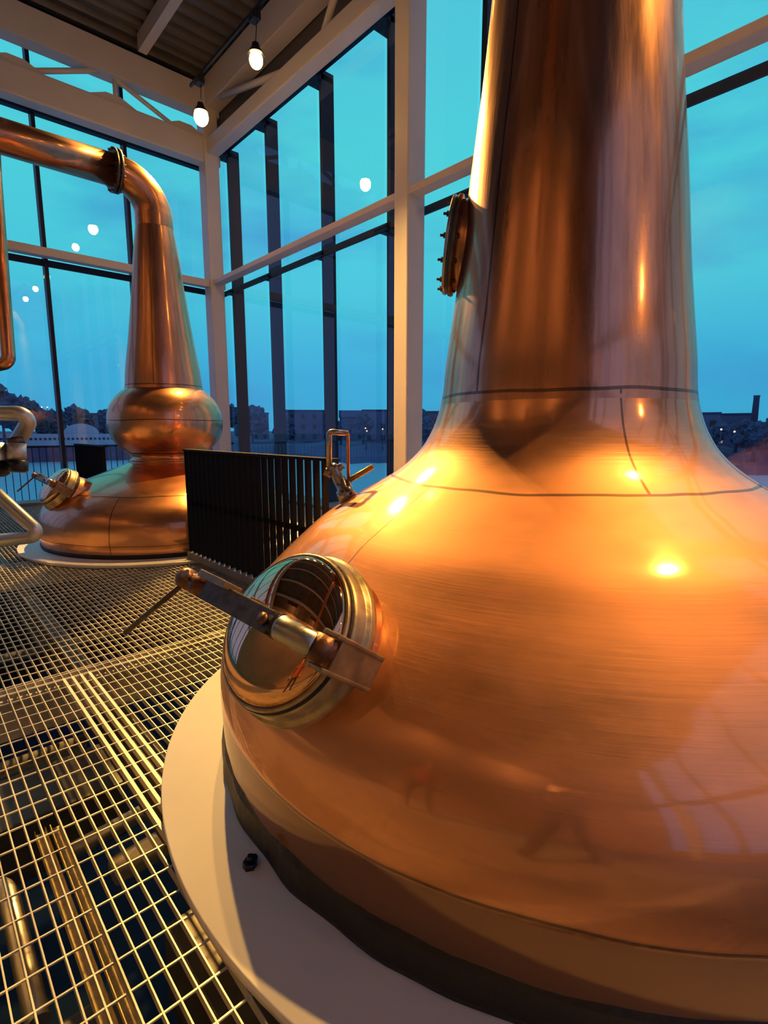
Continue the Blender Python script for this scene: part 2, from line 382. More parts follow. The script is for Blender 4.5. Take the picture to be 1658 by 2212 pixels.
# panes
wn_ = [0]
def pane(x0, x1, y0, y1, z0, z1):
    wn_[0] += 1; struct(one('window_%d' % wn_[0], bx(x0, x1, y0, y1, z0, z1), M_glass))
for a, b in zip(FINS, FINS[1:]):
    pane(5.455, 5.457, b + .04, a - .04, .02, 6.88)
pane(5.455, 5.457, 10.80, 11.2, .02, 6.88)
for a, b in zip(LM, LM[1:]):
    pane(b + .035, a - .035, 11.285, 11.287, .02, 4.17); pane(b + .035, a - .035, 11.285, 11.287, 4.28, 6.62); pane(b + .035, a - .035, 11.285, 11.287, 7.13, 7.9)
# solid interior side and rear
struct(one('wall_back', bx(-7.4, -7.2, -5.3, 11.4, -3.3, 8.4), M_wall))
def rearwall(bm):
    YR = -5.3
    box(bm, -7.2, 5.5, YR - .1, YR, -3.3, .5); box(bm, -7.2, -2.6, YR - .1, YR, .5, 8.4)
    for x in (-2.6, -.6, 1.4, 3.4, 5.3): box(bm, x - .07, x + .07, YR - .08, YR + .1, .5, 8.3)
    box(bm, -2.6, 5.4, YR - .08, YR + .08, 4.1, 4.4); box(bm, -2.6, 5.4, YR - .08, YR + .08, 7.6, 8.4)
struct(one('wall_rear', rearwall, M_wall))
trim(bxb(-1.75, -1.45, -5.15, -4.85, 0, 8.2), M_paint)
# kerb under both glazed sides
trim(bx(-7.2, 5.5, 10.95, 11.45, -.25, .05), M_kerb, 'kerb under the left glazing')
trim(bx(5.14, 5.75, -5.3, 10.95, -.25, .05), M_kerb, 'kerb under the right glazing')

# --- floor: open steel grating.  bearing bars along Y every 40.8 mm, cross rods every 100 mm
def grating(bm):
    pitch = .0408; x0 = .2555
    k = -110
    while k < 120:
        x = x0 + k * pitch
        if k >= 0: x += .012
        k += 1
        if x > 5.12: break
        if x < -4.2: continue
        w = .0019
        if .50 < x < .66: continue
        box(bm, x - w, x + w, -1.6, 10.94, -.026, 0)
    y = -1.6 + .076; 
    while y < 10.94:
        box(bm, -4.2, .258, y - .0024, y + .0024, -.006, -.001); box(bm, .266, 5.12, y - .0024 - .0, y + .0024, -.006, -.001); y += .1003
    for y in (3.10, 3.16): box(bm, -4.2, 5.12, y - .003, y + .003, -.028, .0005)     # end bands of the panels
    for y in (6.2, 6.25): box(bm, -4.2, 5.12, y - .003, y + .003, -.028, .0005)
    for x in (-.74, -.728): box(bm, x - .003, x + .003, -1.6, 10.94, -.028, .0005)
    for x in (.50 + .013, .50 + .0538, .50 + .0946, .50 + .1354): box(bm, x - .0019, x + .0019, 3.10, 10.94, -.026, 0)
fl = struct(one('floor', grating, M_galv), 'open galvanised bar grating walkway floor')
def heavy(bm):
    for i in range(4):
        x = .513 + i * .0408; box(bm, x - .0065, x + .0065, -1.6, 3.10, -.03, .001)
trim(heavy, M_galvh, 'four thicker bars in the floor grating')
struct(one('floor_lower', bx(-7.2, 5.5, -5.3, 11.2, -3.4, -3.2), M_lower), 'dark navy floor far below the grating')
struct(one('floor_rear', bx(-7.2, 5.5, -5.3, -1.6, -.15, 0), M_kerb))
struct(one('floor_aisle', bx(-7.2, -4.2, -1.6, 10.95, -.15, 0), M_kerb))
struct(one('wall_lower_left', bx(-7.2, 5.5, 11.2, 11.4, -3.4, -.25), M_wallg)); struct(one('wall_lower_right', bx(5.5, 5.7, -5.4, 11.4, -3.4, -.25), M_wallg))
# beams under the grating
def ibeam_x(y, z, x0, x1, h=.2, w=.12):
    def f(bm):
        box(bm, x0, x1, y - w / 2, y + w / 2, z - .012, z); box(bm, x0, x1, y - w / 2, y + w / 2, z - h, z - h + .012); box(bm, x0, x1, y - .006, y + .006, z - h, z)
    return f
def ibeam_y(x, z, y0, y1, h=.2, w=.12):
    def f(bm):
        box(bm, x - w / 2, x + w / 2, y0, y1, z - .012, z); box(bm, x - w / 2, x + w / 2, y0, y1, z - h, z - h + .012); box(bm, x - .006, x + .006, y0, y1, z - h, z)
    return f
trim(ibeam_x(3.13, -.035, -4.2, 5.1), M_galv, 'steel beam under the joint of the grating panels')
trim(ibeam_x(6.2, -.035, -4.2, 5.1), M_galv)
trim(ibeam_x(-.6, -.035, -4.2, 5.1), M_darkbeam)
trim(ibeam_y(-.74, -.035, -1.6, 10.9), M_darkbeam)
trim(ibeam_y(.75, -.24, -1.6, 10.9, h=.3), M_darkbeam)

# --- services under the grating
def tray(x, y0, y1, z, name, label):
    def f(bm):
        box(bm, x - .019, x + .019, y0, y1, z, z + .006); box(bm, x - .022, x - .019, y0, y1, z, z + .03); box(bm, x + .019, x + .022, y0, y1, z, z + .03)
    o = one(name, f, M_tray); tag(o, label, 'cable tray', 'cable trays under the grating'); return o
tray(.285, -1.5, 2.62, -.5, 'cable_tray', 'pale yellow perforated cable tray under the grating, left one of the near pair')
tray(.345, -1.5, 2.62, -.5, 'cable_tray', 'pale yellow perforated cable tray under the grating, right one of the near pair')
def pipe_thing(name, pts, r, m, label, cat='pipe', group=None):
    o = one(name, lambda bm: tube(bm, pts, r, 20), m); return tag(o, label, cat, group)
G_ = 'pipes under the grating'
pipe_thing('insulated_pipe', [(-3, 3.29, -.5), (.62, 3.29, -.5)], .045, M_clad, 'bright clad pipe crossing under the grating near the panel joint', group=G_)
pipe_thing('insulated_pipe', [(.13, 1.72, -.5)] + arc((.13, 1.74, -.5), (.13, 2.45, -.5), (-1.0, 2.55, -.5), .12, 8) + [(-2, 2.6, -.5)], .035, M_clad, 'bright clad pipe with a bend under the grating at the left edge', group=G_)
pipe_thing('insulated_pipe', [(.50, 2.32, -.62), (1.3, 2.42, -.62)], .06, M_clad, 'short clad pipe under the grating beside the white plinth', group=G_)
pipe_thing('insulated_pipe', [(.45, 2.95, -.9), (1.6, 3.1, -.9)], .045, M_clad, 'thin clad pipe under the grating left of the white plinth', group=G_)
pipe_thing('insulated_pipe', [(-3, 5.0, -.5), (1.4, 5.0, -.5)], .04, M_clad, 'clad pipe under the grating before the far still', group=G_)
pipe_thing('insulated_pipe', [(.95, 3.45, -.64), (.95, 6.5, -.64)], .05, M_clad, 'clad pipe running under the grating towards the far still', group=G_)
pipe_thing('insulated_pipe', [(-.15, -1.0, -.9), (-.15, 5.5, -.9)], .05, M_clad, 'deep clad pipe running away under the grating at the left', group=G_)
def duct(name, dims, label):
    o = one(name, bxb(*dims, w=.02), M_duct); return tag(o, label, 'duct', 'ducts under the grating')
duct('ventilation_duct', (.62, 1.1, 1.2, 2.1, -1.2, -.8), 'grey square duct below the grating beside the white plinth')
duct('ventilation_duct', (-1.5, .45, 1.9, 2.2, -1.4, -1.05), 'grey square duct below the grating crossing at the left edge')
duct('ventilation_duct', (-3.0, .9, 3.6, 4.2, -1.45, -1.05), 'grey square duct below the grating past the panel joint')

# ================================================================== the stills
ZK = [0, .12, .25, .33, .40, .55, .70, .85, .93, 1.0, 1.06, 1.11, 1.16, 1.22, 1.30, 1.40, 1.60, 1.90, 2.30, 2.80, 3.40, 4.4]
RK = [1.462, 1.472, 1.478, 1.480, 1.474, 1.425, 1.297, 1.143, 1.050, .937, .835, .750, .680, .618, .567, .530, .504, .465, .422, .365, .318, .26]
BIG = (2.161, 1.216)
def manway(parent, ph, zc, az, el, zk, rk, sh=0.):
    """bolted-down inspection hatch: origin on the pot wall at angle ph and height zc, axis az / el (radians)"""
    r = spl(zk, rk, zc); p0 = Vector((r * math.cos(ph), r * math.sin(ph), zc))
    n = Vector((math.cos(az) * math.cos(el), math.sin(az) * math.cos(el), math.sin(el))); t1 = Vector((-math.sin(az), math.cos(az), 0)); t2 = n.cross(t1)
    p0 = p0 - n * sh
    B = basis(p0, t1, t2, n)
    q = -.088; G = basis(p0, t1 * math.cos(q) + t2 * math.sin(q), t2 * math.cos(q) - t1 * math.sin(q), n)      # the clamp bar lies a few degrees off level
    lip = one('weld_saddle', lambda bm: lathe(bm, [(.246, -.13), (.232, -.05), (.218, .0), (.212, .02)], 96, M=B), M_pipe, parent)
    mw = one('manway_collar', lambda bm: lathe(bm, [(.208, -.14), (.208, .045), (.244, .060), (.247, .064), (.247, .082), (.244, .088), (.236, .092), (.233, .100), (.231, .128), (.226, .138), (.216, .140), (.212, .06)], 96, M=B), M_ring, parent)
    mw['label'] = 'stained metal collar of the manway'
    cap = [(.2125, .150)] + [(.2125 * math.cos(PI / 2 * i / 16), .156 + .066 * math.sin(PI / 2 * i / 16)) for i in range(16)] + [(.001, .222)]
    cov = one('manway_cover', lambda bm: (lathe(bm, cap, 96, M=B)), M_pol, parent)
    cov['label'] = 'mirror-polished bulging copper cover'
    one('cover_band', lambda bm: lathe(bm, [(.222, .147), (.2235, .153), (.221, .160), (.214, .162), (.211, .156), (.212, .147)], 96, M=B, close=True), M_ring, cov)
    one('gasket', lambda bm: lathe(bm, [(.2255, .139), (.228, .142), (.2255, .148), (.212, .148), (.212, .139)], 96, M=B, close=True), M_black, cov)
    def gb(*boxes, w=.004):
        def f(bm):
            for b_ in boxes: box(bm, *b_)
            bevel(bm, w)
            for v in bm.verts: v.co = G @ v.co
        return f
    ZL = .256
    cb = one('clamp_bar', gb((-.238, .085, -.031, .031, ZL - .030, ZL + .028)), M_dsteel, parent)
    one('bar_lip', gb((-.262, -.125, .022, .044, ZL - .014, ZL + .050), w=.003), M_ring, cb)
    AX = basis((0, 0, ZL), Vector((0, 1, 0)), Vector((0, 0, 1)), Vector((1, 0, 0)))
    one('bar_sleeve', lambda bm: lathe(bm, [(.0, .103), (.033, .103), (.035, .110), (.032, .122), (.031, .240), (.0, .240)], 24, M=G @ AX), M_steel, cb)
    one('nut', lambda bm: lathe(bm, [(0, .074), (.034, .074), (.034, .102), (0, .102)], 6, M=G @ AX), M_blackm, cb)
    one('bolt_end', lambda bm: lathe(bm, [(0, ZL + .024), (.016, ZL + .024), (.016, ZL + .038), (0, ZL + .038)], 12, M=G @ Matrix.Translation((.060, 0, 0))), M_rust, cb)
    one('hinge_eye', lambda bm: lathe(bm, [(0, -.034), (.030, -.032), (.033, 0), (.030, .032), (0, .034)], 20, M=G @ basis((.252, 0, ZL - .008), Vector((1, 0, 0)), Vector((0, 0, 1)), Vector((0, -1, 0)))), M_rust, cb)
    hl = one('hinge_lug', gb((.236, .288, -.048, -.035, .06, ZL + .004)), M_ring, parent)
    one('lug_plate', gb((.236, .288, .035, .048, .06, ZL + .004)), M_ring, hl)
    one('lug_web', gb((.272, .286, -.046, .046, .06, ZL - .02)), M_ring, hl)
    one('swing_bolt', gb((-.262, -.232, -.016, .016, .045, ZL)), M_dsteel, parent)
    def screw(bm):
        tube(bm, [G @ Vector((x_, 0, ZL)) for x_ in (-.245, -.265, -.268, -.312, -.316, -.345, -.349, -.385, -.398, -.404)], [.024, .024, .033, .033, .025, .025, .031, .033, .026, .010], 20)
    sc = one('screw_head', screw, M_rust, cb)
    one('grease_cap', lambda bm: tube(bm, [G @ Vector((-.330, .004, ZL + .012)), G @ Vector((-.330, .012, ZL + .044))], .015, 12), M_rust, sc)
    a, b = G @ Vector((-.378, -.018, ZL)), G @ Vector((-.520, -.232, ZL))
    one('tommy_bar', lambda bm: tube(bm, [a, b], .0085, 12), M_dsteel, parent)

big = thing('copper_pot_still', 'huge near copper pot still with a broad glowing shoulder and tapering neck', 'pot still', (BIG[0], BIG[1], .034), 0, 'copper pot stills')
DZ = -.034     # profile heights are measured from the grating
ZB = [z + DZ for z in ZK]
def tz(p): return [(r, z + DZ) for r, z in p]
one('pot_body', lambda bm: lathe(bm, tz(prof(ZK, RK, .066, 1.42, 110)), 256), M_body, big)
one('neck', lambda bm: lathe(bm, tz(prof(ZK, RK, 1.42, 4.4, 90)), 192), M_neck, big)
def swan(bm):
    tube(bm, arc((0, 0, 4.3), (0, 0, 5.0), (-1.2, 0, 5.0), .55, 18)[:] + [Vector((-5.5, 0, 4.9))], [.255 - .003 * i for i in range(19)] + [.15], 48, cap=False)
one('lyne_arm', swan, M_pipe, big)
manway(big, R_(179.65), .651, R_(188.15), R_(35.1), ZB, RK)
# black ragged sealing band between the pot and its plinth
def sealing(bm):
    rings = []
    for j in range(220):
        a = 2 * PI * j / 220; w = .014 + .012 * noise.noise(Vector((math.cos(a) * 9, math.sin(a) * 9, 1)))
        ring = []
        for (dr, z) in ((-.02, 0.0), (w, 0.0), (w + .006, .02), (w * .8, .09), (0.0, .115 + .01 * noise.noise(Vector((math.cos(a) * 14, math.sin(a) * 14, 4)))), (-.02, .10)):
            r = 1.468 + dr; ring.append(bm.verts.new((r * math.cos(a), r * math.sin(a), z)))
        rings.append(ring)
    for i in range(220):
        A, Bq = rings[i], rings[(i + 1) % 220]
        for k in range(5): bm.faces.new((A[k], Bq[k], Bq[k + 1], A[k + 1]))
one('sealing_band', sealing, M_black, big)
# sight glass on the neck
def sight(parent, ph, zc, zk, rk):
    r = spl(zk, rk, zc); u = Vector((math.cos(ph), math.sin(ph), .12)).normalized(); p = Vector((math.cos(ph) * (r - .02), math.sin(ph) * (r - .02), zc))
    t1 = Vector((-math.sin(ph), math.cos(ph), 0)); t2 = u.cross(t1)
    S = Matrix.Diagonal((.72, 1.0, 1.0, 1.0))
    B = basis(p, t1, t2, u) @ S
    one('sight_port', lambda bm: lathe(bm, [(.235, -.03), (.20, -.005), (.185, .02), (.18, .045)], 64, M=B), M_neck, parent)
    fr = one('sight_flange', lambda bm: lathe(bm, [(.175, .04), (.205, .04), (.207, .048), (.205, .058), (.160, .058), (.155, .045)], 64, M=B), M_dsteel, parent)
    one('cover_ring', lambda bm: lathe(bm, [(.14, .068), (.200, .068), (.203, .074), (.200, .082), (.150, .082), (.14, .078)], 64, M=B, close=True), M_steel, fr)
    one('glass_disc', lambda bm: disc_cap(bm, lathe(bm, [(.198, .058), (.198, .068), (.0, .070)], 48, M=B)[0][::-1]), M_sglass, fr)
    for k in range(12):
        a = 2 * PI * k / 12; c = Vector((.180 * math.cos(a), .180 * math.sin(a), 0))
        one('bolt', lambda bm: lathe(bm, [(0, .026), (.012, .026), (.012, .092), (.006, .092), (.006, .106), (0, .106)], 6, M=B @ Matrix.Translation(c)), M_dsteel, fr)
sight(big, R_(126), 2.10 + DZ, ZB, RK)

# relief valve on the shoulder of the big still
def valve_on_still():
    t = thing('relief_valve', 'small steel relief valve with tube loop and yellow lever on the near still', 'valve', (0, 0, 0))
    base = on(0, 1.30, 745, 1083)           # on the shoulder, about a metre and a half away
    ph = R_(137); zc = .965
    r = spl(ZK, RK, zc); e = 1e-3; dr = (spl(ZK, RK, zc + e) - spl(ZK, RK, zc - e)) / (2 * e)
    best = None
    # find the shoulder point that projects on the valve foot
    for i in range(240):
        ph_ = R_(110 + i * .25)
        for zc_ in [(.80 + .01 * k) for k in range(30)]:
            rr_ = spl(ZK, RK, zc_); P = Vector((BIG[0] + rr_ * math.cos(ph_), BIG[1] + rr_ * math.sin(ph_), zc_)); d = (P - Vector((0, 0, H))).dot(FW)
            q = (829 + F_PX * (P - Vector((0, 0, H))).dot(RT) / d, 1106 - F_PX * (P - Vector((0, 0, H))).dot(UP) / d)
            er = (q[0] - 742)**2 + (q[1] - 1078)**2
            if best is None or er < best[0]: best = (er, ph_, zc_, P)
    _, ph, zc, P = best
    dr = (spl(ZK, RK, zc + e) - spl(ZK, RK, zc - e)) / (2 * e)
    n = Vector((math.cos(ph), math.sin(ph), -dr)).normalized()
    t.location = P
    dist = (P - Vector((0, 0, H))).length; k = dist / F_PX         # metres per photo pixel at this distance
    X = RT * k; Y = Vector((0, 0, 1)) * k
    def pt(px, py, dz=0): return X * (px - 742) + Y * (1078 - py) + FW * dz
    def body(bm):
        tube(bm, [pt(752, 1078), pt(740, 1052), pt(738, 1050), pt(730, 1030), pt(728, 1028), pt(722, 1008), pt(727, 1000)], [22 * k, 20 * k, 13 * k, 15 * k, 13 * k, 14 * k, 9 * k], 14)
    one('valve_body', body, M_steel, t)
    one('flange', lambda bm: tube(bm, [pt(757, 1090), pt(751, 1079)], 30 * k, 18), M_steel, t)
    one('union_nut', lambda bm: tube(bm, [pt(700, 1014), pt(714, 1020)], 10 * k, 6), M_ring, t)
    one('hand_knob', lambda bm: tube(bm, [pt(728, 1000), pt(733, 1012)], [9 * k, 12 * k], 12), M_ring, t)
    def loop(bm):
        tube(bm, [pt(709, 1015)] + arc(pt(709, 1000), pt(711, 931), pt(752, 933), 7 * k, 6) + [pt(751, 934)], 6.2 * k, 12)
    one('overflow_tube', loop, M_steel, t)
    one('copper_tube', lambda bm: tube(bm, arc(pt(740, 933), pt(750.5, 934), pt(750, 1040), 4 * k, 5) + [pt(750, 1046)], 3.6 * k, 12), M_pipe, t)
    def lev(bm):
        a, b = pt(752, 1034), pt(803, 1004); tube(bm, [a, b], 6 * k, 8)
    one('lever', lev, M_lever, t)['label'] = 'dull yellow lever handle'
    for q in ((731, 1044), (737, 1058), (745, 1052), (752, 1056), (757, 1062)):
        one('bolt', lambda bm: tube(bm, [pt(*q, -18 * k), pt(*q, -23 * k)], 3.2 * k, 6), M_dsteel, t)
valve_on_still()

# plinths
def plinth(loc, R, label, seams):
    def f(bm):
        lathe(bm, [(0.01, 0), (R - .004, 0), (R, -.004), (R, -.030), (R - .03, -.034), (.01, -.034)], 160)
    o = one('round_plinth', f, M_white); o.location = (loc[0], loc[1], .034); tag(o, label, 'plinth', 'white round plinths'); return o
plinth(BIG, 1.703, 'large white round base plate under the near still, half in warm light', 0)
SM = (2.431, 6.607)
plinth(SM, 1.63, 'white round base plate under the far still', 0)
bo = one('plinth_bolt', lambda bm: (tube(bm, [(0, 0, 0), (0, 0, .018)], [.022, .020], 6), tube(bm, [(0, 0, .018), (.004, 0, .034)], .010, 8), tube(bm, [(.018, .012, 0), (.02, .012, .014)], .012, 6)), M_blackm)
bo.location = (.635, 1.285, .034); tag(bo, 'small dark bolt standing on the shaded part of the near white plinth', 'bolt')

# far still
ZS = [0, .10, .25, .40, .50, .58, .66, .74, .82, .88, .93]
RS = [1.392, 1.412, 1.420, 1.395, 1.33, 1.235, 1.10, .93, .73, .57, .44]
small = thing('copper_pot_still', 'smaller-looking far copper still with a round bulb between pot and neck, by the corner window', 'pot still', (SM[0], SM[1], .034), 0, 'copper pot stills')
one('pot_body', lambda bm: lathe(bm, [(r, z - .034) for r, z in prof(ZS, RS, .036, .93, 70)], 192), M_body2, small)
one('collar', lambda bm: lathe(bm, [(r, z - .034) for r, z in [(.45, .91), (.425, .935), (.420, .95), (.440, .953), (.440, .967), (.418, .972), (.418, 1.02), (.432, 1.035), (.45, 1.045)]], 96), M_pipe, small)
zc_ = 1.405
def bulb(bm):
    pr_ = []
    for i in range(61):
        z = 1.045 + (1.805 - 1.045) * (.5 - .5 * math.cos(PI * i / 60)); dz = z - zc_; hh = .498 if dz > 0 else .461
        pr_.append((.655 * (1 - abs(dz / hh)**2.2)**(1 / 2.2), z - .034))
    lathe(bm, pr_, 160)
one('bulb', bulb, M_bulb, small)
ZN = [1.73, 1.80, 1.95, 2.42, 2.94, 3.40, 3.62]
RN = [.452, .440, .425, .357, .291, .236, .205]
one('neck', lambda bm: lathe(bm, [(r, z - .034) for r, z in prof(ZN, RN, 1.74, 3.62, 50)], 128), M_neck2, small)
def swan2(bm):
    pts = arc((0, 0, 3.55 - .034), (0, 0, 4.12 - .034), (-1.5, 0, 4.12 - .034), .40, 20)
    pts = [Vector((0, 0, 3.60 - .034))] + pts + [Vector((-.42, 0, 4.086))]
    n = len(pts); tube(bm, pts, [.207 - .040 * i / (n - 1) for i in range(n)], 48, cap=False)
one('elbow', swan2, M_pipe, small)
arm = one('lyne_arm', lambda bm: tube(bm, [(-.40, 0, 4.086), (-1.4, 0, 4.085), (-5.2, 0, 4.07)], [.165, .160, .14], 40), M_pipe, small)
fl1 = one('pipe_flange', lambda bm: (tube(bm, [(-.355, 0, 4.086), (-.385, 0, 4.086)], .222, 48), tube(bm, [(-.400, 0, 4.086), (-.425, 0, 4.086)], .222, 48), tube(bm, [(-.385, 0, 4.086), (-.40, 0, 4.086)], .20, 48)), M_dsteel, small)
for k in range(12):
    a = 2 * PI * k / 12; y, z = .203 * math.cos(a), .203 * math.sin(a)
    one('bolt', lambda bm: tube(bm, [(-.335, y, 4.086 + z), (-.445, y, 4.086 + z)], .010, 6), M_dsteel, fl1)
manway(small, R_(185), .60, R_(188), R_(38), [z - .034 for z in ZS], RS)
one('sealing_band', lambda bm: lathe(bm, [(1.37, 0), (1.412, 0), (1.418, .02), (1.408, .045), (1.39, .05)], 128), M_black, small)

# ================================================================== slatted screens
def screen(xs, zs, y0, y1, label):
    t = thing('slatted_screen', label, 'screen', (xs, (y0 + y1) / 2, zs), 0, 'charcoal slatted screens')
    L = (y1 - y0) / 2
    one('base_rail', bxb(-.05, .09, -L, L, .0, .07, w=.006), M_kerb, t)
    one('top_rail', bxb(-.035, .035, -L, L, 1.075, 1.095, w=.003), M_slat, t)
    one('middle_rail', bx(.0, .02, -L, L, .55, .59), M_slat, t)
    n = int(2 * L / .10)
    me = None
    for i in range(n):
        if me is None:
            o = one('slat', bxb(-.025, .025, -.006, .006, .07, 1.075, w=.002), M_slat, t); me = o.data
        else:
            o = bpy.data.objects.new('slat', me); COL.objects.link(o); o.parent = t
        o.location = (0, L - .008 - i * .10, 0)
    return t
screen(2.07, .036, 2.73, 5.16, 'long charcoal slatted screen standing between the two stills')
screen(2.17, .0, 8.30, 10.05, 'short charcoal screen behind the far still beside the corner')

# ================================================================== pendant lamps and their track
def lamp(loc, L, label, group, power=0, aim=None, cone=100, r=.075):
    t = thing('pendant_lamp', label, 'lamp', loc, 0, group)
    one('housing', lambda bm: lathe(bm, [(.02, .23), (.045, .22), (.055, .17), (.085, .13), (.115, .095), (.113, .09), (.05, .12), (.02, .13)], 28), M_blackm, t)
    ml = M_lens.copy(); ml.node_tree.nodes['Principled BSDF'].inputs['Emission Strength'].default_value = L
    def ball(bm): bmesh.ops.create_icosphere(bm, subdivisions=3, radius=r, matrix=Matrix.Translation((0, 0, .03)) @ Matrix.Diagonal((1, 1, 1.15, 1)))
    one('lamp_lens', ball, ml, t, True)['label'] = 'glowing warm yellow lens'
    one('hanging_cable', lambda bm: tube(bm, [(0, 0, .22), (.02, -.02, .50)], .006, 6), M_blackm, t)
    one('clamp', bxb(-.05, .05, -.07, .07, .47, .56, w=.006), M_blackm, t)
    if power:       # the beam of this fitting, leaving from just under its lens
        ld = bpy.data.lights.new('lamp_beam', 'SPOT'); ld.energy = power; ld.color = LAMP_COL; ld.shadow_soft_size = .06; ld.spot_size = R_(cone); ld.spot_blend = .5
        lo = bpy.data.objects.new('lamp_beam', ld); COL.objects.link(lo); lo.parent = t
        d_ = (Vector(aim) - Vector(loc)).normalized() if aim else Vector((0, 0, -1))
        lo.location = (d_.x * .17, d_.y * .17, .03 + d_.z * .17); lo.rotation_euler = d_.to_track_quat('-Z', 'Y').to_euler()
    return t
YL = [8.28, 6.62, 4.95, 3.05, 1.20, -.65]
for i, y in enumerate(YL):
    lab = ['glaring warm pendant lamp in the far ceiling corner', 'warm pendant lamp hanging in front of the right roof beam', 'third warm pendant lamp along the track, after the two in view', 'fourth warm pendant lamp along the track', 'fifth warm pendant lamp along the track, over the near still', 'last warm pendant lamp of the track, behind the near still'][i]
    lamp((3.84, y, 5.93), LAMP_L[i], lab, 'pendant lamps on the lighting track', LAMP_P[i], LAMP_AIM[i], LAMP_CONE[i], .105 if i == 0 else .085)
tr_ = one('lighting_track', bx(3.825, 3.855, -4.9, 8.6, 6.50, 6.54), M_blackm); tag(tr_, 'dark lighting track running along under the roof deck', 'lighting track')
for y in (5.8, 2.5, -1.0, -4.5):
    one('track_hanger', bx(3.835, 3.845, y, y + .01, 6.55, 8.26), M_blackm, None); o = COL.objects[-1]; o.parent = tr_
lamp((2.95, -4.55, 4.3), 160, 'warm lamp hanging before the rear glazing', None)
# unseen fill lights added to brighten the aisle wall
for i, y in enumerate((-2.5, 2, 6.5)):
    t = thing('added_wall_fill', 'unseen added warm fill light under the roof of the aisle, %s' % ('nearest the rear', 'middle one', 'nearest the left glazing')[i], 'lamp', (-5.4, y, 7.6), 0, 'added fill lights over the aisle')
    one('housing', bxb(-.12, .12, -.9, .9, .0, .12), M_blackm, t)
    ld = bpy.data.lights.new('lamp_beam', 'AREA'); ld.shape = 'RECTANGLE'; ld.size = 1.7; ld.size_y = .15; ld.energy = WALL_FILL_W; ld.color = (1, .62, .30)
    lo = bpy.data.objects.new('lamp_beam', ld); COL.objects.link(lo); lo.parent = t; lo.location = (-.16, 0, .0)
    lo.rotation_euler = (Vector((-3, 0, -1.3))).to_track_quat('-Z', 'X').to_euler()

# ================================================================== pipework at the left edge
def C3(px, py, d):   # point at forward depth d
    r = ray(px, py); return Vector((0, 0, H)) + r * (d / F_PX)
o = one('copper_downpipe', lambda bm: tube(bm, [C3(-16, 300, 6.3), C3(-12, 380, 6.3), C3(8, 640, 6.3)] + arc(C3(8, 640, 6.3), C3(19, 783, 6.3), C3(-60, 800, 6.3), .09, 8) + [C3(-60, 800, 6.3)], .076, 28), M_pipe)
tag(o, 'vertical copper downpipe with an elbow at the left edge', 'pipe')
o = thing('steel_pipework', 'bent stainless steel pipes and valve in front of the far still at the left edge', 'pipework', C3(0, 1172, 3.4))
def rel(p): return p - o.location
d = 3.4; k = d / F_PX
o.location = C3(20, 980, d); bpy.context.view_layer.update()
one('upper_pipe', lambda bm: tube(bm, [rel(C3(-120, 893, d))] + arc(rel(C3(-60, 893, d)), rel(C3(75, 893, d)), rel(C3(28, 965, d + .15)), 16 * k, 8) + [rel(C3(28, 968, d + .15))], 16 * k, 24), M_steelp, o)
one('lower_pipe', lambda bm: tube(bm, [rel(C3(-120, 965, d))] + arc(rel(C3(-60, 1010, d)), rel(C3(90, 1157, d)), rel(C3(-60, 1177, d)), 12 * k, 8) + [rel(C3(-140, 1184, d))], 14 * k, 24), M_steelp, o)
one('valve_body', lambda bm: tube(bm, [rel(C3(-22, 958, d)), rel(C3(-22, 995, d)), rel(C3(-22, 997, d))], [40 * k, 44 * k, 44 * k], 28), M_steel, o)
one('sight_cylinder', lambda bm: tube(bm, [rel(C3(36, 958, d)), rel(C3(36, 994, d))], 18 * k, 24), M_steelp, o)
one('pipe_joint', lambda bm: tube(bm, [rel(C3(32, 948, d)), rel(C3(36, 960, d))], 16 * k, 20), M_dsteel, o)
one('black_actuator', lambda bm: (tube(bm, [rel(C3(38, 995, d)), rel(C3(38, 1016, d)), rel(C3(38, 1020, d))], [20 * k, 20 * k, 14 * k], 20), tube(bm, [rel(C3(-30, 998, d)), rel(C3(-30, 1022, d)), rel(C3(-30, 1028, d))], [46 * k, 42 * k, 34 * k], 24)), M_blackm, o)

# ================================================================== outside: balustrade, river, far bank
bl = thing('balustrade', 'thin-barred metal balustrade outside the left windows', 'railing', (0, 12.0, 0))
trim(bx(-9, 7, 11.45, 12.3, -.30, -.12), M_kerb)
one('top_rail', bx(-9, 6, -.02, .02, .98, 1.02), M_navy, bl)
one('bottom_rail', bx(-9, 6, -.015, .015, -.10, -.07), M_navy, bl)
bme = None
for i in range(90):
    x = -4.6 + i * .115
    if bme is None: q = one('baluster', bx(-.006, .006, -.006, .006, -.12, 1.0), M_navy, bl); bme = q.data
    else: q = bpy.data.objects.new('baluster', bme); COL.objects.link(q); q.parent = bl
    q.location = (x, 0, 0)
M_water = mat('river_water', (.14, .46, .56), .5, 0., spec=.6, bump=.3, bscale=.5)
wz = -5.2
def water(bm):
    v = [bm.verts.new(p) for p in ((-700, -300, wz), (900, -300, wz), (900, 900, wz), (-700, 900, wz))]; bm.faces.new(v)
struct(one('river', water, M_water), 'pale river surface reflecting the dusk sky')
M_bank = mat('hazy_bank', (.035, .085, .17), .9, var=.4, vscale=.05)  # blue dusk haze mixed into the bank, building and tree colours
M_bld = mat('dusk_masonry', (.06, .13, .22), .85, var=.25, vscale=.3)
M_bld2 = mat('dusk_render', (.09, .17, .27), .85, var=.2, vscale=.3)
M_tree = mat('hazy_foliage', (.04, .10, .17), .9, var=.4, vscale=1.)
M_lit = mat('lit_window', (1, .8, .5), .5, emis=(1, .62, .32), estr=.3)
M_street = mat('street_light', (1, .8, .5), .5, emis=(1, .72, .42), estr=2.5)
M_pale = mat('pale_wall', (.30, .46, .55), .8)
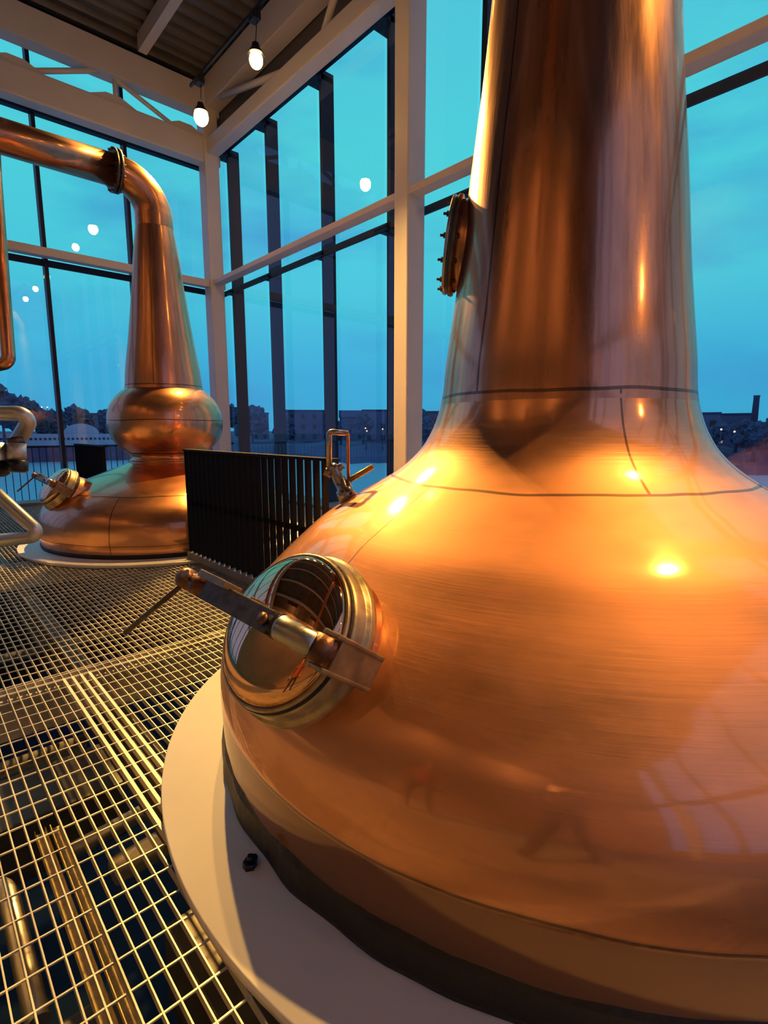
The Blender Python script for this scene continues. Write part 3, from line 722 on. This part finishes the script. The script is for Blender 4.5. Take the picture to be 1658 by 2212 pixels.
def bank_d(a):          # distance of the far waterline by compass angle
    t_ = [(-20, 134), (26, 134), (40, 105), (60, 92), (120, 92)]
    for (a0, d0), (a1, d1) in zip(t_, t_[1:]):
        if a <= a1: return d0 + (d1 - d0) * (a - a0) / (a1 - a0)
    return 92
def px_k(px): return bank_d(math.degrees(YAW) + math.degrees(math.atan((px - 829) / 1148.))) / 92.
def bank(bm):
    az0, az1, n = -12, 105, 120; rows = []
    for i in range(n + 1):
        a = R_(az0 + (az1 - az0) * i / n); w = 1 + .03 * math.sin(i * .7) + .02 * math.sin(i * 1.9)
        row = []; D_ = bank_d(math.degrees(a))
        for dd, z in ((D_ * w, wz - .5), ((D_ + 4) * w, wz + 1.2), ((D_ + 12) * w, wz + 3.0 + .4 * math.sin(i * 1.3)), (200, wz + 4.2), (400, wz + 6), (420, wz - 2)):
            row.append(bm.verts.new((dd * math.sin(a), dd * math.cos(a), z)))
        rows.append(row)
    for A, Bq in zip(rows, rows[1:]):
        for k_ in range(5): bm.faces.new((A[k_], Bq[k_], Bq[k_ + 1], A[k_ + 1]))
struct(one('terrain_bank', bank, M_bank), 'dark river bank on the far side')
bcount = [0]
def building(px, dist, w, h, dpt, label, m=None, roof=False, lits=()):
    k_ = px_k(px); dist *= k_; w *= k_; h = (h - 3.5) * k_ + 3.5; p = far(px, dist, wz + 3.0); ang = math.atan2(p.y, p.x) - PI / 2
    t = thing('building', label, 'building', p, ang, 'buildings on the far bank')
    wl = one('wall', bx(-w / 2, w / 2, 0, dpt, -1, h), m or M_bld, t)
    if roof:
        def rf(bm):
            v = [bm.verts.new(q) for q in ((-w / 2 - .3, -.3, h), (w / 2 + .3, -.3, h), (w / 2 + .3, dpt, h), (-w / 2 - .3, dpt, h), (-w / 2 - .3, dpt / 2, h + 2.2), (w / 2 + .3, dpt / 2, h + 2.2))]
            for f_ in ((0, 1, 5, 4), (2, 3, 4, 5), (0, 4, 3), (1, 2, 5), (0, 3, 2, 1)): bm.faces.new([v[i] for i in f_])
        one('roof', rf, M_bank, t)
    else: one('roof', bx(-w / 2 - .15, w / 2 + .15, -.15, dpt, h, h + .35), M_bank, t)
    nr = max(1, int(h / 3)); nc = max(2, int(w / 3.2)); me_ = None
    for r_ in range(nr):
        for c_ in range(nc):
            if len(t.children) > 40: break
            x = -w / 2 + (c_ + .5) * w / nc; z = 1.0 + r_ * 3.0
            lit = (r_ * nc + c_) in lits
            q = one('window', bx(x - .5, x + .5, -.06, .0, z, z + 1.3), M_lit if lit else M_blackm, t)
    return t
building(534, 150, 7, 9.5, 6, 'flat-roofed block on the far bank left of the second window fin', lits=(2,))
building(562, 128, 4, 7.4, 6, 'narrow pale block on the far bank beside the second window fin', M_bld2)
building(655, 126, 13, 8.0, 7, 'long flat-roofed warehouse on the far bank between the second and third fins', lits=(6,))
building(762, 142, 7, 7.0, 6, 'low gabled building on the far bank right of the third fin', roof=True)
building(812, 124, 6.5, 8.0, 7, 'broad block on the far bank left of the cream column', M_bld2, lits=(2,))
building(930, 134, 8, 8.0, 8, 'block on the far bank between the cream column and the near still')
building(1524, 112, 4, 6.4, 6, 'pale block on the far bank just right of the near still', M_bld2, lits=(1,))
building(1578, 128, 7, 6.6, 6, 'block on the far bank behind the bank lights', roof=False, lits=(0,))
building(1652, 112, 5, 4.6, 6, 'long low shed on the far bank at the right edge')
building(212, 138, 9, 7.2, 7, 'block on the far bank left of the far still', M_bld)
def treef(px, dist, h, w, label):
    k_ = px_k(px); dist *= k_; w *= k_; h = (h - 3.5) * k_ + 3.5; p = far(px, dist, wz + 2.8)
    t = thing('tree', label, 'tree', p, random.random() * 6, 'bare winter trees on the far bank')
    one('trunk', lambda bm: tube(bm, [(0, 0, -1), (0, 0, h * .5)], [.3, .2], 8), M_tree, t)
    def cr_(bm):
        for i in range(9):
            a = random.random() * 6.28; rr_ = random.random() * w * .32
            c_ = Vector((rr_ * math.cos(a), rr_ * math.sin(a), h * (.45 + .4 * random.random())))
            res = bmesh.ops.create_icosphere(bm, subdivisions=3, radius=w * (.18 + .12 * random.random()), matrix=Matrix.Translation(c_))
            for v in res['verts']: v.co += (v.co - c_) * (.5 * noise.noise(v.co * 1.1) + .55 * noise.noise(v.co * 4.3))
    one('crown', cr_, M_tree, t)
TS = [(8, 88, 11, 6, 'tallest dark tree on the far bank at the left edge'), (48, 96, 9, 5, 'tall dark tree on the far bank beside the left-edge one'), (92, 108, 7.0, 5, 'dark tree on the far bank left of the first mullion'),
      (124, 98, 6.6, 4, 'low tree on the far bank behind the first mullion'), (180, 118, 7.4, 6, 'dark tree on the far bank right of the arched white roof'), (244, 108, 7.4, 5, 'dark tree on the far bank against the bulb of the far still'),
      (484, 112, 8.2, 6, 'dark tree on the far bank by the corner column'), (545, 112, 8.4, 6, 'dark tree on the far bank right of the first fin'), (618, 110, 6.2, 5, 'low tree on the far bank by the second fin'),
      (736, 112, 6.0, 5, 'low tree on the far bank right of the third fin'), (784, 112, 7.8, 4.5, 'dark tree on the far bank above the valve'), (918, 112, 8.0, 6, 'dark tree on the far bank right of the cream column'),
      (1592, 110, 5.5, 5, 'low tree on the far bank under the chimney'), (1632, 99, 4.6, 4, 'low tree on the far bank right of the chimney'), (1690, 104, 5.0, 6, 'low tree on the far bank at the right edge'), (1546, 103, 4.6, 4, 'low tree on the far bank near the still')]
for a in TS: treef(*a)
chm = one('chimney', lambda bm: tube(bm, [(0, 0, 0), (0, 0, 10.2), (0, 0, 10.6)], [.7, .5, .6], 14), M_bank); chm.location = far(1626, 124, wz + 2.5)
tag(chm, 'dark chimney stack on the far bank at the right', 'chimney')
def street(px, py, dist, label):
    dist *= px_k(px); p = far(px, dist, 0); z = H - (py - 930) / F_PX * dist * .98
    t = thing('street_lamp', label, 'street lamp', (p.x, p.y, wz + 2.5), 0, 'street lamps on the far bank')
    one('pole', lambda bm: tube(bm, [(0, 0, 0), (0, 0, z - wz - 2.5)], .07, 6), M_bank, t)
    one('lamp_head', lambda bm: bmesh.ops.create_icosphere(bm, subdivisions=2, radius=.13, matrix=Matrix.Translation((0, 0, z - wz - 2.5))), M_street, t)
for q in ((789, 925, 96, 'bright street lamp on the far bank, middle one seen over the valve'), (792, 931, 95, 'bright street lamp on the far bank just below the middle one'), (826, 927, 96, 'street lamp on the far bank next to the cream column'),
          (95, 888, 92, 'left one of two warm street lamps on the far bank at the left'), (107, 888, 92, 'right one of two warm street lamps on the far bank at the left'), (1557, 928, 92, 'warm street lamp on the far bank right of the near still'), (1586, 932, 92, 'faint street lamp on the far bank right of the near still')): street(*q)
# low white riverside wall with a row of dark openings and an arched roof behind it
bp_ = far(150, 131, 0)
bh = thing('boathouse', 'long low pale riverside wall with dark square openings and an arched roof', 'building', (bp_.x, bp_.y, wz), math.atan2(bp_.y, bp_.x) - PI / 2)
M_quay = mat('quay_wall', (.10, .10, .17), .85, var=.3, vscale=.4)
one('quay_wall', bx(-14, 13, 0, 2, -.5, 3.4), M_quay, bh)
one('wall', bx(-14, 12.5, -.05, 2, 3.4, 5.8), M_pale, bh)
def openings(bm):
    for i in range(30): box(bm, -13 + i * .83, -12.55 + i * .83, -.12, -.05, 4.55, 5.0)
one('opening', openings, M_blackm, bh)
def archr(bm):
    A = []
    for i in range(17):
        a = PI * i / 16; A.append((bm.verts.new((3.4 * math.cos(a) + 2.2, 2.2, 5.8 + 2.2 * math.sin(a))), bm.verts.new((3.4 * math.cos(a) + 2.2, 9, 5.8 + 2.2 * math.sin(a)))))
    for p_, q_ in zip(A, A[1:]): bm.faces.new((p_[0], q_[0], q_[1], p_[1]))
    bm.faces.new([p_[0] for p_ in A]); bm.faces.new([p_[1] for p_ in A][::-1])
one('arched_roof', archr, M_pale, bh)

# ================================================================== people (seen mirrored in the copper)
M_skin = mat('skin', (.50, .30, .21), .5); M_jkt = mat('dark_jacket', (.03, .022, .02), .85); M_trs = mat('dark_trousers', (.02, .02, .026), .85); M_hair = mat('dark_hair', (.02, .014, .01), .7); M_shoe = mat('dark_shoes', (.015, .012, .01), .5)
M_red = mat('rust_red_coat', (.22, .05, .025), .85); M_phone = mat('black_phone', (.01, .01, .012), .2)
def person(loc, rz, jacket, label, stride, hold):
    t = thing('person', label, 'person', loc, rz)
    me = bpy.data.meshes.new('body'); V = []; E_ = []; Rr = []
    def v(p, r, par=None):
        V.append(p); Rr.append(r)
        if par is not None: E_.append((par, len(V) - 1))
        return len(V) - 1
    pel = v((0, 0, .95), (.15, .11)); ab = v((0, .0, 1.10), (.135, .10), pel); ch = v((0, .01, 1.32), (.155, .11), ab); nb = v((0, 0, 1.48), (.055, .055), ch)
    nk = v((0, -.01, 1.54), (.052, .055), nb); hd = v((0, -.02, 1.62), (.075, .092), nk); tp = v((0, 0, 1.72), (.070, .085), hd)
    ears = [(s, ) for s in (-1, 1)]
    for s in (-1, 1):
        hp = v((s * .10, 0, .90), (.095, .09), pel); kn = v((s * (.11 + stride * .10), -.05 * s * stride, .50), (.062, .062), hp)
        an = v((s * (.12 + stride * .22), .02, .10), (.042, .045), kn); v((s * (.13 + stride * .22), -.13, .045), (.045, .035), an)
        sh = v((s * .19, 0, 1.42), (.062, .06), ch)
        if hold: el = v((s * .27, -.10, 1.17), (.045, .045), sh); wr = v((s * .10, -.27, 1.33), (.028, .026), el)
        else: el = v((s * .26, .03, 1.14), (.045, .045), sh); wr = v((s * .27, -.08, .90), (.028, .026), el)
        dx = (Vector(V[wr]) - Vector(V[el])).normalized(); pm = Vector(V[wr]) + dx * .055; pa = v(tuple(pm), (.036, .018), wr)
        sd = dx.cross(Vector((0, 1, 0))).normalized() if abs(dx.y) < .9 else Vector((1, 0, 0))
        for f_, (off, ln) in enumerate(((-.027, .060), (-.009, .070), (.009, .066), (.027, .050))):
            b_ = pm + sd * off + dx * .03; k1 = v(tuple(b_), (.0095, .0095), pa); k2 = v(tuple(b_ + dx * ln * .6 + Vector((0, -.006, 0))), (.0085, .0085), k1); v(tuple(b_ + dx * ln + Vector((0, -.018, -.004))), (.007, .007), k2)
        tb = Vector(V[wr]) + dx * .02 - sd * s * .02; k1 = v(tuple(tb), (.011, .011), wr); v(tuple(tb + dx * .035 - sd * s * .035), (.009, .009), k1)
    # nose
    v((0, -.115, 1.615), (.012, .014), hd)
    me.from_pydata(V, E_, []); o_ = link('body', me, [jacket, M_trs, M_skin, M_shoe], t)
    sk = o_.modifiers.new('skin', 'SKIN'); ss = o_.modifiers.new('sub', 'SUBSURF'); ss.levels = ss.render_levels = 1
    for i, r in enumerate(Rr): me.skin_vertices[0].data[i].radius = r
    me.skin_vertices[0].data[0].use_root = True
    bpy.context.view_layer.update()
    dg = bpy.context.evaluated_depsgraph_get(); m2 = bpy.data.meshes.new_from_object(o_.evaluated_get(dg)); o_.modifiers.clear(); o_.data = m2
    if len(m2.materials) < 4:
        m2.materials.clear(); [m2.materials.append(q) for q in (jacket, M_trs, M_skin, M_shoe)]
    for p_ in m2.polygons:
        c_ = p_.center; p_.use_smooth = True
        hand = any((c_ - Vector(V[i])).length < .10 and Rr[i][0] < .04 for i in range(len(V))) and c_.z < 1.45 and c_.z > .6
        p_.material_index = 3 if c_.z < .12 else 1 if c_.z < .90 else 2 if (c_.z > 1.50 or hand) else 0
    def hair(bm):
        bmesh.ops.create_icosphere(bm, subdivisions=3, radius=1, matrix=Matrix.Translation((0, .015, 1.695)) @ Matrix.Diagonal((.088, .105, .105, 1)))
        for v_ in bm.verts: v_.co += v_.normal * .006 * noise.noise(v_.co * 30)
        bmesh.ops.delete(bm, geom=[v_ for v_ in bm.verts if v_.co.y < -.045 and v_.co.z < 1.72], context='VERTS')
    one('hair', hair, M_hair, t, True)
    def face(bm):
        for s in (-1, 1): bmesh.ops.create_icosphere(bm, subdivisions=1, radius=.011, matrix=Matrix.Translation((s * .031, -.098, 1.645)))
        box(bm, -.022, .022, -.106, -.098, 1.571, 1.577)
        for s in (-1, 1): bmesh.ops.create_icosphere(bm, subdivisions=1, radius=1, matrix=Matrix.Translation((s * .083, -.01, 1.63)) @ Matrix.Diagonal((.010, .02, .03, 1)))
    one('face_features', face, M_rust, t)
    return t
person((-.30, -.40, 0), R_(-205 + 90 + 22), M_jkt, 'person in a dark jacket, legs apart, holding up a phone, mirrored in the near still', 1.0, True)
ph_ = one('phone', bxb(-.04, .04, -.005, .005, -.08, .08, w=.003), M_phone); ph_.location = (-.155, -.19, 1.40); ph_.rotation_euler = (0, 0, -YAW); tag(ph_, 'black phone held up by the person in the dark jacket', 'phone')
person((-1.7, .75, 0), R_(95), M_red, 'person in a rust red coat standing behind, mirrored in the near still', 0.2, False)
